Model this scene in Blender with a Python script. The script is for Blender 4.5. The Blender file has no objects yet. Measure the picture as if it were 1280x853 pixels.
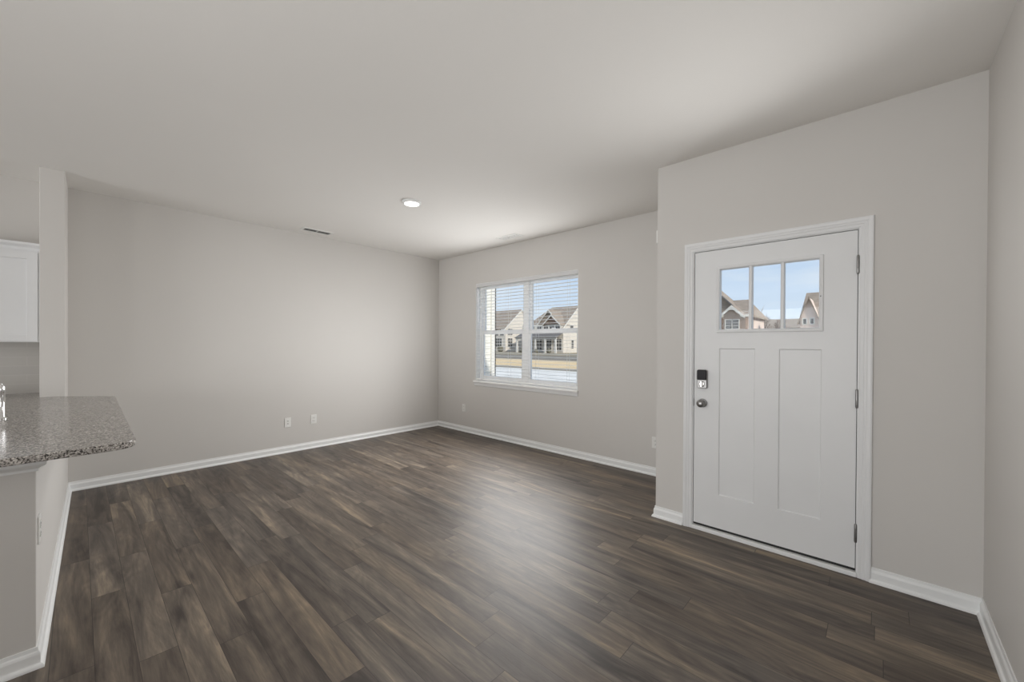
import bpy, bmesh, math, random
from mathutils import Vector, Matrix
R = math.radians
SC = bpy.context.scene
C = SC.collection

# ------------------------------------------------------------------ camera
H = 2.743
CAM_H, FPX, YAW, PITCH, ROLL, CY = 1.3541, 498.53, 0.7439, -0.00515, 0.00526, 433.17
cd = bpy.data.cameras.new('camera'); cam = bpy.data.objects.new('camera', cd); C.objects.link(cam)
cd.sensor_width = 36; cd.sensor_fit = 'HORIZONTAL'; cd.lens = FPX / 1280 * 36
cd.shift_y = (CY - 426.5) / 1280; cd.clip_start = .05; cd.clip_end = 500
fw0 = Vector((-math.sin(YAW), math.cos(YAW), 0)); rt0 = Vector((math.cos(YAW), math.sin(YAW), 0)); zz = Vector((0, 0, 1))
fw = fw0 * math.cos(PITCH) + zz * math.sin(PITCH); up0 = zz * math.cos(PITCH) - fw0 * math.sin(PITCH)
rt = rt0 * math.cos(ROLL) + up0 * math.sin(ROLL); up = up0 * math.cos(ROLL) - rt0 * math.sin(ROLL)
cam.matrix_world = Matrix(((rt.x, up.x, -fw.x, 0), (rt.y, up.y, -fw.y, 0), (rt.z, up.z, -fw.z, CAM_H), (0, 0, 0, 1)))
SC.camera = cam

# ------------------------------------------------------------------ colour management
SC.view_settings.view_transform = 'Standard'; SC.view_settings.look = 'None'
SC.view_settings.gamma = 1; SC.view_settings.use_curve_mapping = False
SC.view_settings.exposure = 0.0
SC.cycles.max_bounces = 14; SC.cycles.diffuse_bounces = 9; SC.cycles.transparent_max_bounces = 24
SC.cycles.use_denoising = True; SC.cycles.caustics_reflective = False; SC.cycles.caustics_refractive = False
SC.cycles.sample_clamp_indirect = 6

# ------------------------------------------------------------------ sky, sun, window daylight, added fill lamps
def N(nt, t, **kw):
    n = nt.nodes.new(t)
    for k, v in kw.items():
        if k in n.inputs: n.inputs[k].default_value = v
        else: setattr(n, k, v)
    return n
W = bpy.data.worlds.new('sky'); SC.world = W; W.use_nodes = True
nt = W.node_tree; nt.nodes.clear()
tc = N(nt, 'ShaderNodeTexCoord'); sep = N(nt, 'ShaderNodeSeparateXYZ'); nt.links.new(tc.outputs['Generated'], sep.inputs[0])
rmp = N(nt, 'ShaderNodeValToRGB'); nt.links.new(sep.outputs['Z'], rmp.inputs[0])
cr = rmp.color_ramp
cr.elements[0].position = 0.0; cr.elements[0].color = (.72, .80, .91, 1)
cr.elements[1].position = .5; cr.elements[1].color = (.40, .55, .82, 1)
for p_, c_ in ((.05, (.67, .78, .91, 1)), (.17, (.54, .68, .87, 1))):
    e = cr.elements.new(p_); e.color = c_
mp = N(nt, 'ShaderNodeMapping'); mp.inputs['Scale'].default_value = (2.2, 2.2, 11); nt.links.new(tc.outputs['Generated'], mp.inputs[0])
nz = N(nt, 'ShaderNodeTexNoise', Scale=2.2, Detail=5.0, Roughness=.55); nt.links.new(mp.outputs[0], nz.inputs['Vector'])
r2 = N(nt, 'ShaderNodeValToRGB'); nt.links.new(nz.outputs['Fac'], r2.inputs[0])
r2.color_ramp.elements[0].position = .46; r2.color_ramp.elements[0].color = (0, 0, 0, 1)
r2.color_ramp.elements[1].position = .72; r2.color_ramp.elements[1].color = (.55, .55, .55, 1)
mx = N(nt, 'ShaderNodeMixRGB'); nt.links.new(r2.outputs[0], mx.inputs[0]); nt.links.new(rmp.outputs[0], mx.inputs[1]); mx.inputs[2].default_value = (.78, .84, .90, 1)
bg = N(nt, 'ShaderNodeBackground', Strength=1.06); nt.links.new(mx.outputs[0], bg.inputs[0])
wo = N(nt, 'ShaderNodeOutputWorld'); nt.links.new(bg.outputs[0], wo.inputs[0])

sd = bpy.data.lights.new('sun', 'SUN'); sd.energy = 3.5; sd.angle = R(1.5); sd.color = (1, .95, .87)
sun = bpy.data.objects.new('sun', sd); C.objects.link(sun)
sun.rotation_euler = Vector((-.80, .28, -.53)).to_track_quat('-Z', 'Y').to_euler()

def area(name, loc, direction, sx, sy, power, col=(1, 1, 1)):
    l = bpy.data.lights.new(name, 'AREA'); l.shape = 'RECTANGLE'; l.size = sx; l.size_y = sy; l.energy = power; l.color = col
    o = bpy.data.objects.new(name, l); C.objects.link(o); o.location = loc
    o.rotation_euler = Vector(direction).to_track_quat('-Z', 'Y').to_euler(); return o
# daylight entering by the front window and door panes; unseen fill lamps added behind the camera
WHITE = (1, .995, .985)
area('daylight_front_window', (-3.56, 4.035, 1.53), (0, -1, 0), 1.72, 1.36, 31, WHITE)
for k in range(4):
    area('daylight_front_window_sky', (-3.56, 3.968, 1.02 + .34 * k), (0, -1, -.4), 1.72, .34, 6.6, WHITE).data.spread = 2.2
area('daylight_door_panes', (-.557, 3.07, 1.683), (0, -1, 0), .54, .42, 4.0, WHITE)
area('daylight_door_panes_bounce', (-.557, 2.93, 1.683), (-.2, -1, .4), .54, .42, 3.8, WHITE).data.spread = 2.2
area('fill_rear', (-2.6, -6.42, 1.3), (0, 1, .3), 4.4, 2.2, 190, WHITE)  # unseen fill lamp added in the rear opening
area('fill_rear_right', (1.7, -6.42, 1.3), (-.2, 1, .1), 2.0, 2.2, 86, WHITE)  # second added fill lamp, in front of the solid rear wall
area('ceiling_fill', (-.9, -.9, 1.1), (-.15, .55, 1), .8, .8, 14, WHITE)  # added unseen lamp aimed upward to brighten the ceiling

# ------------------------------------------------------------------ materials
MATS = {}
def pbr(name, col, rough=.5, metal=0.0, spec=.5, noise=None, bump=None):
    """plain principled material; noise=(scale, amount) adds a faint procedural mottling, bump=(scale, strength)"""
    if name in MATS: return MATS[name]
    m = bpy.data.materials.new(name); m.use_nodes = True; nt = m.node_tree
    b = nt.nodes['Principled BSDF']; b.inputs['Base Color'].default_value = (*col, 1)
    b.inputs['Roughness'].default_value = rough; b.inputs['Metallic'].default_value = metal
    b.inputs['Specular IOR Level'].default_value = spec
    tc = N(nt, 'ShaderNodeTexCoord')
    if noise:
        n = N(nt, 'ShaderNodeTexNoise', Scale=noise[0], Detail=4.0); nt.links.new(tc.outputs['Object'], n.inputs['Vector'])
        mr = N(nt, 'ShaderNodeMapRange'); nt.links.new(n.outputs['Fac'], mr.inputs[0])
        mr.inputs[1].default_value = .3; mr.inputs[2].default_value = .7; mr.inputs[3].default_value = 1 - noise[1]; mr.inputs[4].default_value = 1 + noise[1]
        v = N(nt, 'ShaderNodeVectorMath', operation='SCALE'); v.inputs[0].default_value = col; nt.links.new(mr.outputs[0], v.inputs['Scale'])
        nt.links.new(v.outputs[0], b.inputs['Base Color'])
    if bump:
        n = N(nt, 'ShaderNodeTexNoise', Scale=bump[0], Detail=3.0); nt.links.new(tc.outputs['Object'], n.inputs['Vector'])
        bp = N(nt, 'ShaderNodeBump', Strength=bump[1], Distance=.002); nt.links.new(n.outputs['Fac'], bp.inputs['Height']); nt.links.new(bp.outputs[0], b.inputs['Normal'])
    MATS[name] = m; return m
M_WALL = pbr('wall_paint', (.625, .607, .584), .6, noise=(.8, .012), bump=(260, .12), spec=.3)
M_CEIL = pbr('ceiling_paint', (.80, .785, .76), .8, noise=(.7, .01), bump=(180, .15), spec=.2)
M_TRIM = pbr('white_trim_paint', (.82, .83, .83), .35, noise=(3, .01))
M_DOOR = pbr('white_door_paint', (.745, .752, .758), .4, noise=(4, .012), bump=(120, .06))
M_VINYL = pbr('white_vinyl', (.91, .91, .905), .3, noise=(5, .01))
M_SLAT = pbr('white_blind_slat', (.90, .90, .89), .4, noise=(6, .01))
M_PLATE = pbr('white_cover_plate', (.80, .80, .78), .35, noise=(20, .01))
M_DARK = pbr('black_gap', (.02, .02, .02), .7, noise=(20, .1))
M_NICKEL = pbr('satin_nickel', (.27, .265, .26), .34, 1.0, noise=(40, .05))
M_CHROME = pbr('chrome', (.80, .80, .80), .08, 1.0, noise=(40, .02))
M_GLOSSBLACK = pbr('gloss_black', (.010, .010, .011), .22, spec=.10, noise=(40, .1))
M_CAB = pbr('white_cabinet_paint', (.80, .81, .82), .35, noise=(4, .01))
M_VAL_SHADE = pbr('white_valance_shaded', (.66, .665, .67), .5, noise=(6, .01))  # white valance, its colour darkened to stand for shade
M_CORD = pbr('white_cord', (.8, .8, .78), .8, noise=(30, .03))
M_VENT = pbr('white_vent_metal', (.78, .78, .76), .4, noise=(20, .01))
M_CONC = pbr('pale_concrete', (.76, .72, .65), .9, spec=.1, noise=(.9, .10))
M_ASPH = pbr('grey_asphalt', (.25, .22, .18), .9, spec=.1, noise=(.7, .2))
M_CURB = pbr('curb_concrete', (.30, .26, .20), .9, noise=(2, .15))
M_LAWN = pbr('dormant_lawn', (.74, .55, .32), .95, spec=.1, noise=(.35, .10))
M_YARD = pbr('mulch_yard', (.30, .25, .17), .95, noise=(.5, .25))
M_BARK = pbr('bare_bark', (.20, .16, .13), .9, noise=(6, .2))
M_TWIG = pbr('winter_twigs', (.25, .17, .12), .9, noise=(2, .25))
M_SHRUB = pbr('dark_shrub', (.16, .15, .11), .9, noise=(4, .3))
M_WTRIM = pbr('exterior_white_trim', (.72, .69, .63), .6, noise=(2, .03))
M_SHAKE = pbr('brown_shake', (.26, .18, .13), .85, noise=(3, .2))
M_PORCH = pbr('grey_porch_roof', (.16, .15, .14), .8, noise=(2, .1))
M_WGLASS = pbr('dark_house_glass', (.10, .095, .09), .25, noise=(.6, .3))

def banded(name, col, pitch, dark=.8, rough=.7, nz_=.06):
    """horizontal courses (lap siding, roof shingles): thin darker line at each lap along local Z"""
    m = bpy.data.materials.new(name); m.use_nodes = True; nt = m.node_tree; b = nt.nodes['Principled BSDF']
    b.inputs['Roughness'].default_value = rough; b.inputs['Specular IOR Level'].default_value = .2
    g = N(nt, 'ShaderNodeNewGeometry'); s = N(nt, 'ShaderNodeSeparateXYZ'); nt.links.new(g.outputs['Position'], s.inputs[0])
    d = N(nt, 'ShaderNodeMath', operation='DIVIDE'); d.inputs[1].default_value = pitch; nt.links.new(s.outputs['Z'], d.inputs[0])
    f = N(nt, 'ShaderNodeMath', operation='FRACT'); nt.links.new(d.outputs[0], f.inputs[0])
    lt = N(nt, 'ShaderNodeMath', operation='LESS_THAN'); lt.inputs[1].default_value = .12; nt.links.new(f.outputs[0], lt.inputs[0])
    n = N(nt, 'ShaderNodeTexNoise', Scale=1.4, Detail=4.0); nt.links.new(g.outputs['Position'], n.inputs['Vector'])
    mr = N(nt, 'ShaderNodeMapRange'); nt.links.new(n.outputs['Fac'], mr.inputs[0]); mr.inputs[1].default_value = .3; mr.inputs[2].default_value = .7
    mr.inputs[3].default_value = 1 - nz_; mr.inputs[4].default_value = 1 + nz_
    v = N(nt, 'ShaderNodeVectorMath', operation='SCALE'); v.inputs[0].default_value = col; nt.links.new(mr.outputs[0], v.inputs['Scale'])
    mx = N(nt, 'ShaderNodeMixRGB'); nt.links.new(lt.outputs[0], mx.inputs[0]); nt.links.new(v.outputs[0], mx.inputs[1])
    mx.inputs[2].default_value = (*[c * dark for c in col], 1); nt.links.new(mx.outputs[0], b.inputs['Base Color'])
    return m
M_SIDING = banded('cream_lap_siding', (.70, .64, .56), .18, .82)
M_SIDING2 = banded('pinkish_lap_siding', (.74, .61, .53), .18, .86)
M_TOWN = banded('pale_lap_siding', (.80, .77, .69), .115, .72)
M_ROOF = banded('tan_shingles', (.33, .27, .215), .30, .78, .9, .16)

def glass_mat():
    m = bpy.data.materials.new('clear_pane'); m.use_nodes = True; nt = m.node_tree; nt.nodes.clear()
    o = N(nt, 'ShaderNodeOutputMaterial'); t = N(nt, 'ShaderNodeBsdfTransparent'); t.inputs[0].default_value = (.97, .98, .98, 1)
    g = N(nt, 'ShaderNodeBsdfGlossy', Roughness=.02); x = N(nt, 'ShaderNodeMixShader'); x.inputs[0].default_value = .012
    nt.links.new(t.outputs[0], x.inputs[1]); nt.links.new(g.outputs[0], x.inputs[2]); nt.links.new(x.outputs[0], o.inputs[0]); return m
M_GLASS = glass_mat()

def emit_mat(name, col, s):
    m = bpy.data.materials.new(name); m.use_nodes = True; b = m.node_tree.nodes['Principled BSDF']
    b.inputs['Emission Color'].default_value = (*col, 1); b.inputs['Emission Strength'].default_value = s; b.inputs['Base Color'].default_value = (.8, .8, .8, 1)
    return m
M_LENS = emit_mat('lit_diffuser', (1, .985, .95), 5.0)

def floor_mat():
    m = bpy.data.materials.new('dark_plank_floor'); m.use_nodes = True; nt = m.node_tree; L = nt.links.new
    b = nt.nodes['Principled BSDF']
    def mth(op, a, bb=None, c=None):
        n = nt.nodes.new('ShaderNodeMath'); n.operation = op
        for i, v in enumerate((a, bb, c)):
            if v is None: continue
            if isinstance(v, (int, float)): n.inputs[i].default_value = v
            else: L(v, n.inputs[i])
        return n.outputs[0]
    g = N(nt, 'ShaderNodeNewGeometry'); s = N(nt, 'ShaderNodeSeparateXYZ'); L(g.outputs['Position'], s.inputs[0])
    X, Y = s.outputs['X'], s.outputs['Y']
    PW, PL = .128, 1.21
    yr = mth('DIVIDE', mth('SUBTRACT', Y, .045), PW); row = mth('FLOOR', yr); fy = mth('FRACT', yr)
    wn = N(nt, 'ShaderNodeTexWhiteNoise', noise_dimensions='1D'); L(row, wn.inputs['W'])
    xr = mth('DIVIDE', mth('ADD', X, mth('MULTIPLY', wn.outputs['Value'], 7.3)), PL); col = mth('FLOOR', xr); fx = mth('FRACT', xr)
    cv = N(nt, 'ShaderNodeCombineXYZ'); L(row, cv.inputs[0]); L(col, cv.inputs[1])
    pid = N(nt, 'ShaderNodeTexWhiteNoise', noise_dimensions='3D'); L(cv.outputs[0], pid.inputs['Vector'])
    ps = N(nt, 'ShaderNodeSeparateColor'); L(pid.outputs['Color'], ps.inputs[0])
    # grain coordinates, shifted per plank so the figure never runs across a seam
    def coords(sx, sy, k):
        c = N(nt, 'ShaderNodeCombineXYZ')
        L(mth('ADD', mth('MULTIPLY', X, sx), mth('MULTIPLY', ps.outputs[0], 37.0 + k)), c.inputs[0])
        L(mth('ADD', mth('MULTIPLY', Y, sy), mth('MULTIPLY', ps.outputs[1], 53.0 + k)), c.inputs[1]); L(mth('MULTIPLY', ps.outputs[2], 9.0), c.inputs[2])
        return c.outputs[0]
    broad = N(nt, 'ShaderNodeTexNoise', Scale=1.0, Detail=6.0, Roughness=.62, Distortion=.75); L(coords(1.15, 11.0, 0), broad.inputs['Vector'])
    fine = N(nt, 'ShaderNodeTexNoise', Scale=1.0, Detail=5.0, Roughness=.7, Distortion=.8); L(coords(7.0, 120.0, 3), fine.inputs['Vector'])
    cath = N(nt, 'ShaderNodeTexNoise', Scale=1.0, Detail=2.0, Roughness=.45, Distortion=.6); L(coords(.9, 5.0, 7), cath.inputs['Vector'])
    rings = mth('SINE', mth('MULTIPLY', cath.outputs['Fac'], 75.0))
    kn = N(nt, 'ShaderNodeTexVoronoi', Scale=1.0); L(coords(1.7, 7.0, 11), kn.inputs['Vector'])
    kd = mth('ADD', kn.outputs['Distance'], mth('MULTIPLY', mth('SUBTRACT', fine.outputs['Fac'], .5), .16))
    knot = N(nt, 'ShaderNodeMapRange'); L(kd, knot.inputs[0]); knot.inputs[1].default_value = .03; knot.inputs[2].default_value = .20; knot.inputs[3].default_value = 1; knot.inputs[4].default_value = 0
    # tone: plank value + figure
    t = mth('ADD', mth('MULTIPLY', ps.outputs[0], .32), mth('MULTIPLY', mth('SUBTRACT', broad.outputs['Fac'], .5), 2.1))
    t = mth('ADD', t, mth('MULTIPLY', mth('SUBTRACT', fine.outputs['Fac'], .5), .62))
    t = mth('ADD', t, mth('MULTIPLY', rings, .055))
    t = mth('ADD', t, .29)
    t = mth('SUBTRACT', t, mth('MULTIPLY', knot.outputs[0], .42))
    rp = N(nt, 'ShaderNodeValToRGB'); L(t, rp.inputs[0]); e = rp.color_ramp.elements
    e[0].position = 0; e[0].color = (.042, .031, .024, 1); e[1].position = 1; e[1].color = (.30, .228, .150, 1)
    for p_, c_ in ((.28, (.083, .064, .050, 1)), (.55, (.126, .099, .075, 1)), (.78, (.192, .149, .105, 1))):
        q = rp.color_ramp.elements.new(p_); q.color = c_
    # a share of the planks is greyer
    gm = N(nt, 'ShaderNodeMixRGB', blend_type='MIX'); L(mth('MULTIPLY', ps.outputs[2], .42), gm.inputs[0]); L(rp.outputs[0], gm.inputs[1])
    hs = N(nt, 'ShaderNodeHueSaturation', Saturation=.45, Value=.98); L(rp.outputs[0], hs.inputs['Color']); L(hs.outputs[0], gm.inputs[2])
    ey = mth('MINIMUM', fy, mth('SUBTRACT', 1.0, fy)); ex = mth('MINIMUM', fx, mth('SUBTRACT', 1.0, fx))
    sy = mth('LESS_THAN', ey, .010); sx = mth('LESS_THAN', ex, .0013); seam = mth('MAXIMUM', sy, sx)
    fm = N(nt, 'ShaderNodeMixRGB'); L(mth('MULTIPLY', seam, .72), fm.inputs[0]); L(gm.outputs[0], fm.inputs[1]); fm.inputs[2].default_value = (.022, .017, .014, 1)
    L(fm.outputs[0], b.inputs['Base Color'])
    rr = mth('ADD', .40, mth('MULTIPLY', fine.outputs['Fac'], .10)); L(rr, b.inputs['Roughness']); b.inputs['Specular IOR Level'].default_value = .42
    bp = N(nt, 'ShaderNodeBump', Strength=.25, Distance=.0012); L(mth('SUBTRACT', fine.outputs['Fac'], mth('MULTIPLY', seam, 1.5)), bp.inputs['Height']); L(bp.outputs[0], b.inputs['Normal'])
    return m
M_FLOOR = floor_mat()

def granite_mat():
    m = bpy.data.materials.new('speckled_granite'); m.use_nodes = True; nt = m.node_tree; L = nt.links.new; b = nt.nodes['Principled BSDF']
    g = N(nt, 'ShaderNodeTexCoord')
    v = N(nt, 'ShaderNodeTexVoronoi', Scale=210.0); L(g.outputs['Object'], v.inputs['Vector'])
    s = N(nt, 'ShaderNodeSeparateColor'); L(v.outputs['Color'], s.inputs[0])
    n = N(nt, 'ShaderNodeTexNoise', Scale=60.0, Detail=4.0); L(g.outputs['Object'], n.inputs['Vector'])
    a = N(nt, 'ShaderNodeMath', operation='ADD'); L(s.outputs[0], a.inputs[0]); L(n.outputs['Fac'], a.inputs[1])
    h = N(nt, 'ShaderNodeMath', operation='MULTIPLY'); L(a.outputs[0], h.inputs[0]); h.inputs[1].default_value = .5
    r = N(nt, 'ShaderNodeValToRGB'); L(h.outputs[0], r.inputs[0]); r.color_ramp.interpolation = 'LINEAR'
    e = r.color_ramp.elements; e[0].position = .26; e[0].color = (.03, .027, .024, 1); e[1].position = .80; e[1].color = (.68, .65, .61, 1)
    for p_, c_ in ((.36, (.12, .108, .098, 1)), (.48, (.30, .28, .26, 1)), (.62, (.41, .385, .36, 1))):
        q = e.new(p_); q.color = c_
    L(r.outputs[0], b.inputs['Base Color']); b.inputs['Roughness'].default_value = .16
    return m
M_GRAN = granite_mat()

def tile_mat():
    m = bpy.data.materials.new('grey_subway_tile'); m.use_nodes = True; nt = m.node_tree; L = nt.links.new; b = nt.nodes['Principled BSDF']
    g = N(nt, 'ShaderNodeNewGeometry'); s = N(nt, 'ShaderNodeSeparateXYZ'); L(g.outputs['Position'], s.inputs[0])
    c = N(nt, 'ShaderNodeCombineXYZ'); L(s.outputs['Y'], c.inputs[0]); L(s.outputs['Z'], c.inputs[1])
    br = N(nt, 'ShaderNodeTexBrick', Scale=1.0); L(c.outputs[0], br.inputs['Vector'])
    br.inputs['Color1'].default_value = (.47, .45, .42, 1); br.inputs['Color2'].default_value = (.455, .435, .41, 1); br.inputs['Mortar'].default_value = (.50, .48, .455, 1)
    br.inputs['Mortar Size'].default_value = .0025; br.inputs['Brick Width'].default_value = .30; br.inputs['Row Height'].default_value = .0765
    L(br.outputs['Color'], b.inputs['Base Color']); b.inputs['Roughness'].default_value = .2; return m
M_TILE = tile_mat()

# ------------------------------------------------------------------ mesh helpers
def box(bm, x0, x1, y0, y1, z0, z1):
    v = [bm.verts.new((x, y, z)) for x in (x0, x1) for y in (y0, y1) for z in (z0, z1)]
    for f in ((0, 1, 3, 2), (4, 6, 7, 5), (0, 4, 5, 1), (2, 3, 7, 6), (0, 2, 6, 4), (1, 5, 7, 3)):
        bm.faces.new([v[i] for i in f])
def prism(bm, pts, z0, z1, axis='z'):
    """extrude polygon pts (2-D) between z0 and z1 along an axis"""
    def P(a, b_, c): return {'z': (a, b_, c), 'y': (a, c, b_), 'x': (c, a, b_)}[axis]
    lo = [bm.verts.new(P(a, b_, z0)) for a, b_ in pts]; hi = [bm.verts.new(P(a, b_, z1)) for a, b_ in pts]
    n = len(pts); bm.faces.new(lo); bm.faces.new(hi[::-1])
    for i in range(n): bm.faces.new((lo[i], hi[i], hi[(i + 1) % n], lo[(i + 1) % n]))
def lathe(bm, prof, origin, axis, seg=28):
    """prof = [(r, h)...] turned round axis through origin; closed at the ends"""
    a = Vector(axis).normalized(); u = a.orthogonal().normalized(); w = a.cross(u); o = Vector(origin); rings = []
    for r, h in prof:
        rings.append([bm.verts.new(o + a * h + (u * math.cos(2 * math.pi * i / seg) + w * math.sin(2 * math.pi * i / seg)) * max(r, 1e-4)) for i in range(seg)])
    for A, B in zip(rings, rings[1:]):
        for i in range(seg): bm.faces.new((A[i], A[(i + 1) % seg], B[(i + 1) % seg], B[i]))
    bm.faces.new(rings[0][::-1]); bm.faces.new(rings[-1])
def tube(bm, pts, radii, seg=10):
    pts = [Vector(p) for p in pts]
    if isinstance(radii, (int, float)): radii = [radii] * len(pts)
    rings = []; u = None
    for i, p in enumerate(pts):
        t = (pts[min(i + 1, len(pts) - 1)] - pts[max(i - 1, 0)]).normalized()
        u = t.orthogonal().normalized() if u is None else (u - t * u.dot(t)).normalized()
        w = t.cross(u)
        rings.append([bm.verts.new(p + (u * math.cos(2 * math.pi * k / seg) + w * math.sin(2 * math.pi * k / seg)) * radii[i]) for k in range(seg)])
    for A, B in zip(rings, rings[1:]):
        for k in range(seg): bm.faces.new((A[k], A[(k + 1) % seg], B[(k + 1) % seg], B[k]))
    bm.faces.new(rings[0][::-1]); bm.faces.new(rings[-1])
def sweep(bm, path, prof, to3, closed=False):
    """profile [(offset, height)] swept along a 2-D path; offset goes to the LEFT of travel, mitred at corners"""
    P = [Vector(p) for p in path]; n = len(P); cols = []
    for i in range(n):
        d0 = (P[i] - P[i - 1]).normalized() if (i > 0 or closed) else None
        d1 = (P[(i + 1) % n] - P[i]).normalized() if (i < n - 1 or closed) else None
        d0 = d0 or d1; d1 = d1 or d0
        n0 = Vector((-d0.y, d0.x)); n1 = Vector((-d1.y, d1.x)); m = (n0 + n1)
        m = m / max(m.dot(n0), .2)
        cols.append([bm.verts.new(to3(P[i] + m * o, h)) for o, h in prof])
    k = len(prof)
    for i in range(n if closed else n - 1):
        A, B = cols[i], cols[(i + 1) % n]
        for j in range(k): bm.faces.new((A[j], B[j], B[(j + 1) % k], A[(j + 1) % k]))
    if not closed: bm.faces.new(cols[0][::-1]); bm.faces.new(cols[-1])
def rrect(x0, x1, y0, y1, r, seg=5):
    out = []
    for cx, cy, a0 in ((x1 - r, y1 - r, 0), (x0 + r, y1 - r, 90), (x0 + r, y0 + r, 180), (x1 - r, y0 + r, 270)):
        for i in range(seg + 1):
            a = R(a0 + 90 * i / seg); out.append((cx + r * math.cos(a), cy + r * math.sin(a)))
    return out
def obj(name, bm, mat, parent=None, bevel=0, smooth=False, seg=2):
    bmesh.ops.remove_doubles(bm, verts=bm.verts, dist=1e-6)
    bmesh.ops.recalc_face_normals(bm, faces=bm.faces)
    if bevel:
        es = [e for e in bm.edges if len(e.link_faces) == 2 and e.calc_face_angle(0) > .5]
        bmesh.ops.bevel(bm, geom=es, offset=bevel, segments=seg, affect='EDGES', profile=.5, clamp_overlap=True)
    if smooth:
        for f in bm.faces: f.smooth = True
        for e in bm.edges:
            if len(e.link_faces) == 2 and e.calc_face_angle(0) > .6: e.smooth = False
    me = bpy.data.meshes.new(name); bm.to_mesh(me); bm.free(); me.materials.append(mat)
    o = bpy.data.objects.new(name, me); C.objects.link(o)
    if parent: o.parent = parent; o.matrix_parent_inverse = parent.matrix_world.inverted()
    return o
def tag(o, label, cat, group=None):
    o['label'] = label; o['category'] = cat
    if group: o['group'] = group
    return o
def thing(name, label, cat, loc=(0, 0, 0), group=None):
    o = bpy.data.objects.new(name, None); o.location = loc; o.empty_display_size = .05; C.objects.link(o)
    o.matrix_world = Matrix.Translation(loc); return tag(o, label, cat, group)
def struct(o, label, cat):
    o['kind'] = 'structure'; return tag(o, label, cat)
def BM(): return bmesh.new()

# ------------------------------------------------------------------ the setting
XL, YW, YD, XJ, XR = -5.380, 4.048, 3.089, -1.290, 0.396
T = .13
b = BM(); box(b, XL - T, 3.2, -6.7, YW + .16, -.12, 0)
struct(obj('floor', b, M_FLOOR), 'dark brown wood plank floor of the whole room', 'floor')
b = BM(); box(b, XL - T, 3.2, -6.7, YW + .16, H, H + .2)
struct(obj('ceiling', b, M_CEIL), 'smooth off-white flat ceiling over the room', 'ceiling')
b = BM(); box(b, XL - T, XL, -6.7, YW + .16, 0, H)
struct(obj('wall_left', b, M_WALL), 'long blank greige wall on the left with two cover plates', 'wall')

WX0, WX1, WZ0, WZ1 = -4.467, -2.652, .800, 2.258          # window opening
def wall_with_hole(y0, y1, xa, xb, hx0, hx1, hz0, hz1):
    bm = BM(); box(bm, xa, hx0, y0, y1, 0, H); box(bm, hx1, xb, y0, y1, 0, H)
    if hz0 > 0: box(bm, hx0, hx1, y0, y1, 0, hz0)
    box(bm, hx0, hx1, y0, y1, hz1, H); return bm
struct(obj('wall_window', wall_with_hole(YW, YW + .16, XL, XJ + .16, WX0, WX1, WZ0, WZ1), M_WALL), 'greige wall holding the blinded window', 'wall')
DX0, DX1, DZ1 = -1.020, -.081, 2.050                       # door opening
struct(obj('wall_entry', wall_with_hole(YD, YD + .16, XJ, 3.2, DX0, DX1, 0, DZ1), M_WALL), 'greige wall holding the white front door', 'wall')
b = BM(); box(b, XJ, XJ + .16, YD + .16, YW, 0, H)
struct(obj('wall_return', b, M_WALL), 'short return wall between the window wall and the door wall', 'wall')
b = BM(); box(b, XR, XR + T, -1.3, YD, 0, H)
struct(obj('wall_right', b, M_WALL), 'greige wall at the right edge beside the front door', 'wall')
b = BM(); box(b, 3.0, 3.2, -6.7, YD, 0, H)
struct(obj('wall_side', b, M_WALL), 'plain side wall far behind the camera', 'wall')
b = wall_with_hole(-6.7, -6.5, XL, 3.0, -4.5, .5, 0, 2.4)  # wide opening added to let light in from the rear
struct(obj('wall_back', b, M_WALL), 'rear wall behind the camera with wide opening added for light', 'wall')
# partition: full-height stub at the kitchen, then a knee wall carrying the counter
KX = -2.572
def kface(x): return -.065 + (x - XL) * (-.055 / 2.81)
b = BM(); prism(b, [(XL, kface(XL) - .136), (-4.89, -.210), (-4.89, kface(-4.89)), (XL, kface(XL))], 0, H)
struct(obj('wall_partition', b, M_WALL, bevel=.004), 'short full-height wall end between kitchen and living room', 'wall')
b = BM(); prism(b, [(-4.89, kface(-4.89) - .136), (KX, kface(KX) - .136), (KX, kface(KX)), (-4.89, kface(-4.89))], 0, .884)
struct(obj('wall_knee', b, M_WALL, bevel=.003), 'low knee wall carrying the granite counter', 'wall')

# baseboards: shoe moulding, flat face, sloped cap
BP = [(0, 0), (.024, 0), (.0235, .008), (.020, .015), (.0135, .019), (.0125, .022), (.0125, .056), (.010, .064), (.0065, .070), (.005, .084), (0, .084)]
def baseboard(name, path, label):
    bm = BM(); sweep(bm, path, BP, lambda p, h: (p.x, p.y, h))
    struct(obj(name, bm, M_TRIM), label, 'baseboard')
# travel so that the room lies to the left of travel
e1 = (-1.079, YD); e2 = (-.033, YD)
baseboard('baseboard_left', [(XL, YW), (XL, kface(XL))], 'white baseboard along the long left wall')
baseboard('baseboard_window', [(XJ, YW), (XL, YW)], 'white baseboard under the window wall')
baseboard('baseboard_return', [e1, (XJ, YD), (XJ, YW)], 'white baseboard wrapping the wall corner left of the door')
baseboard('baseboard_entry', [(XR, YD), e2], 'white baseboard between the door casing and the right wall')
baseboard('baseboard_right', [(XR, -1.3), (XR, YD)], 'white baseboard along the right edge wall')
baseboard('baseboard_knee', [(XL, kface(XL)), (KX, kface(KX)), (KX, kface(KX) - .136)], 'white baseboard wrapping the knee wall under the counter')
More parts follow.
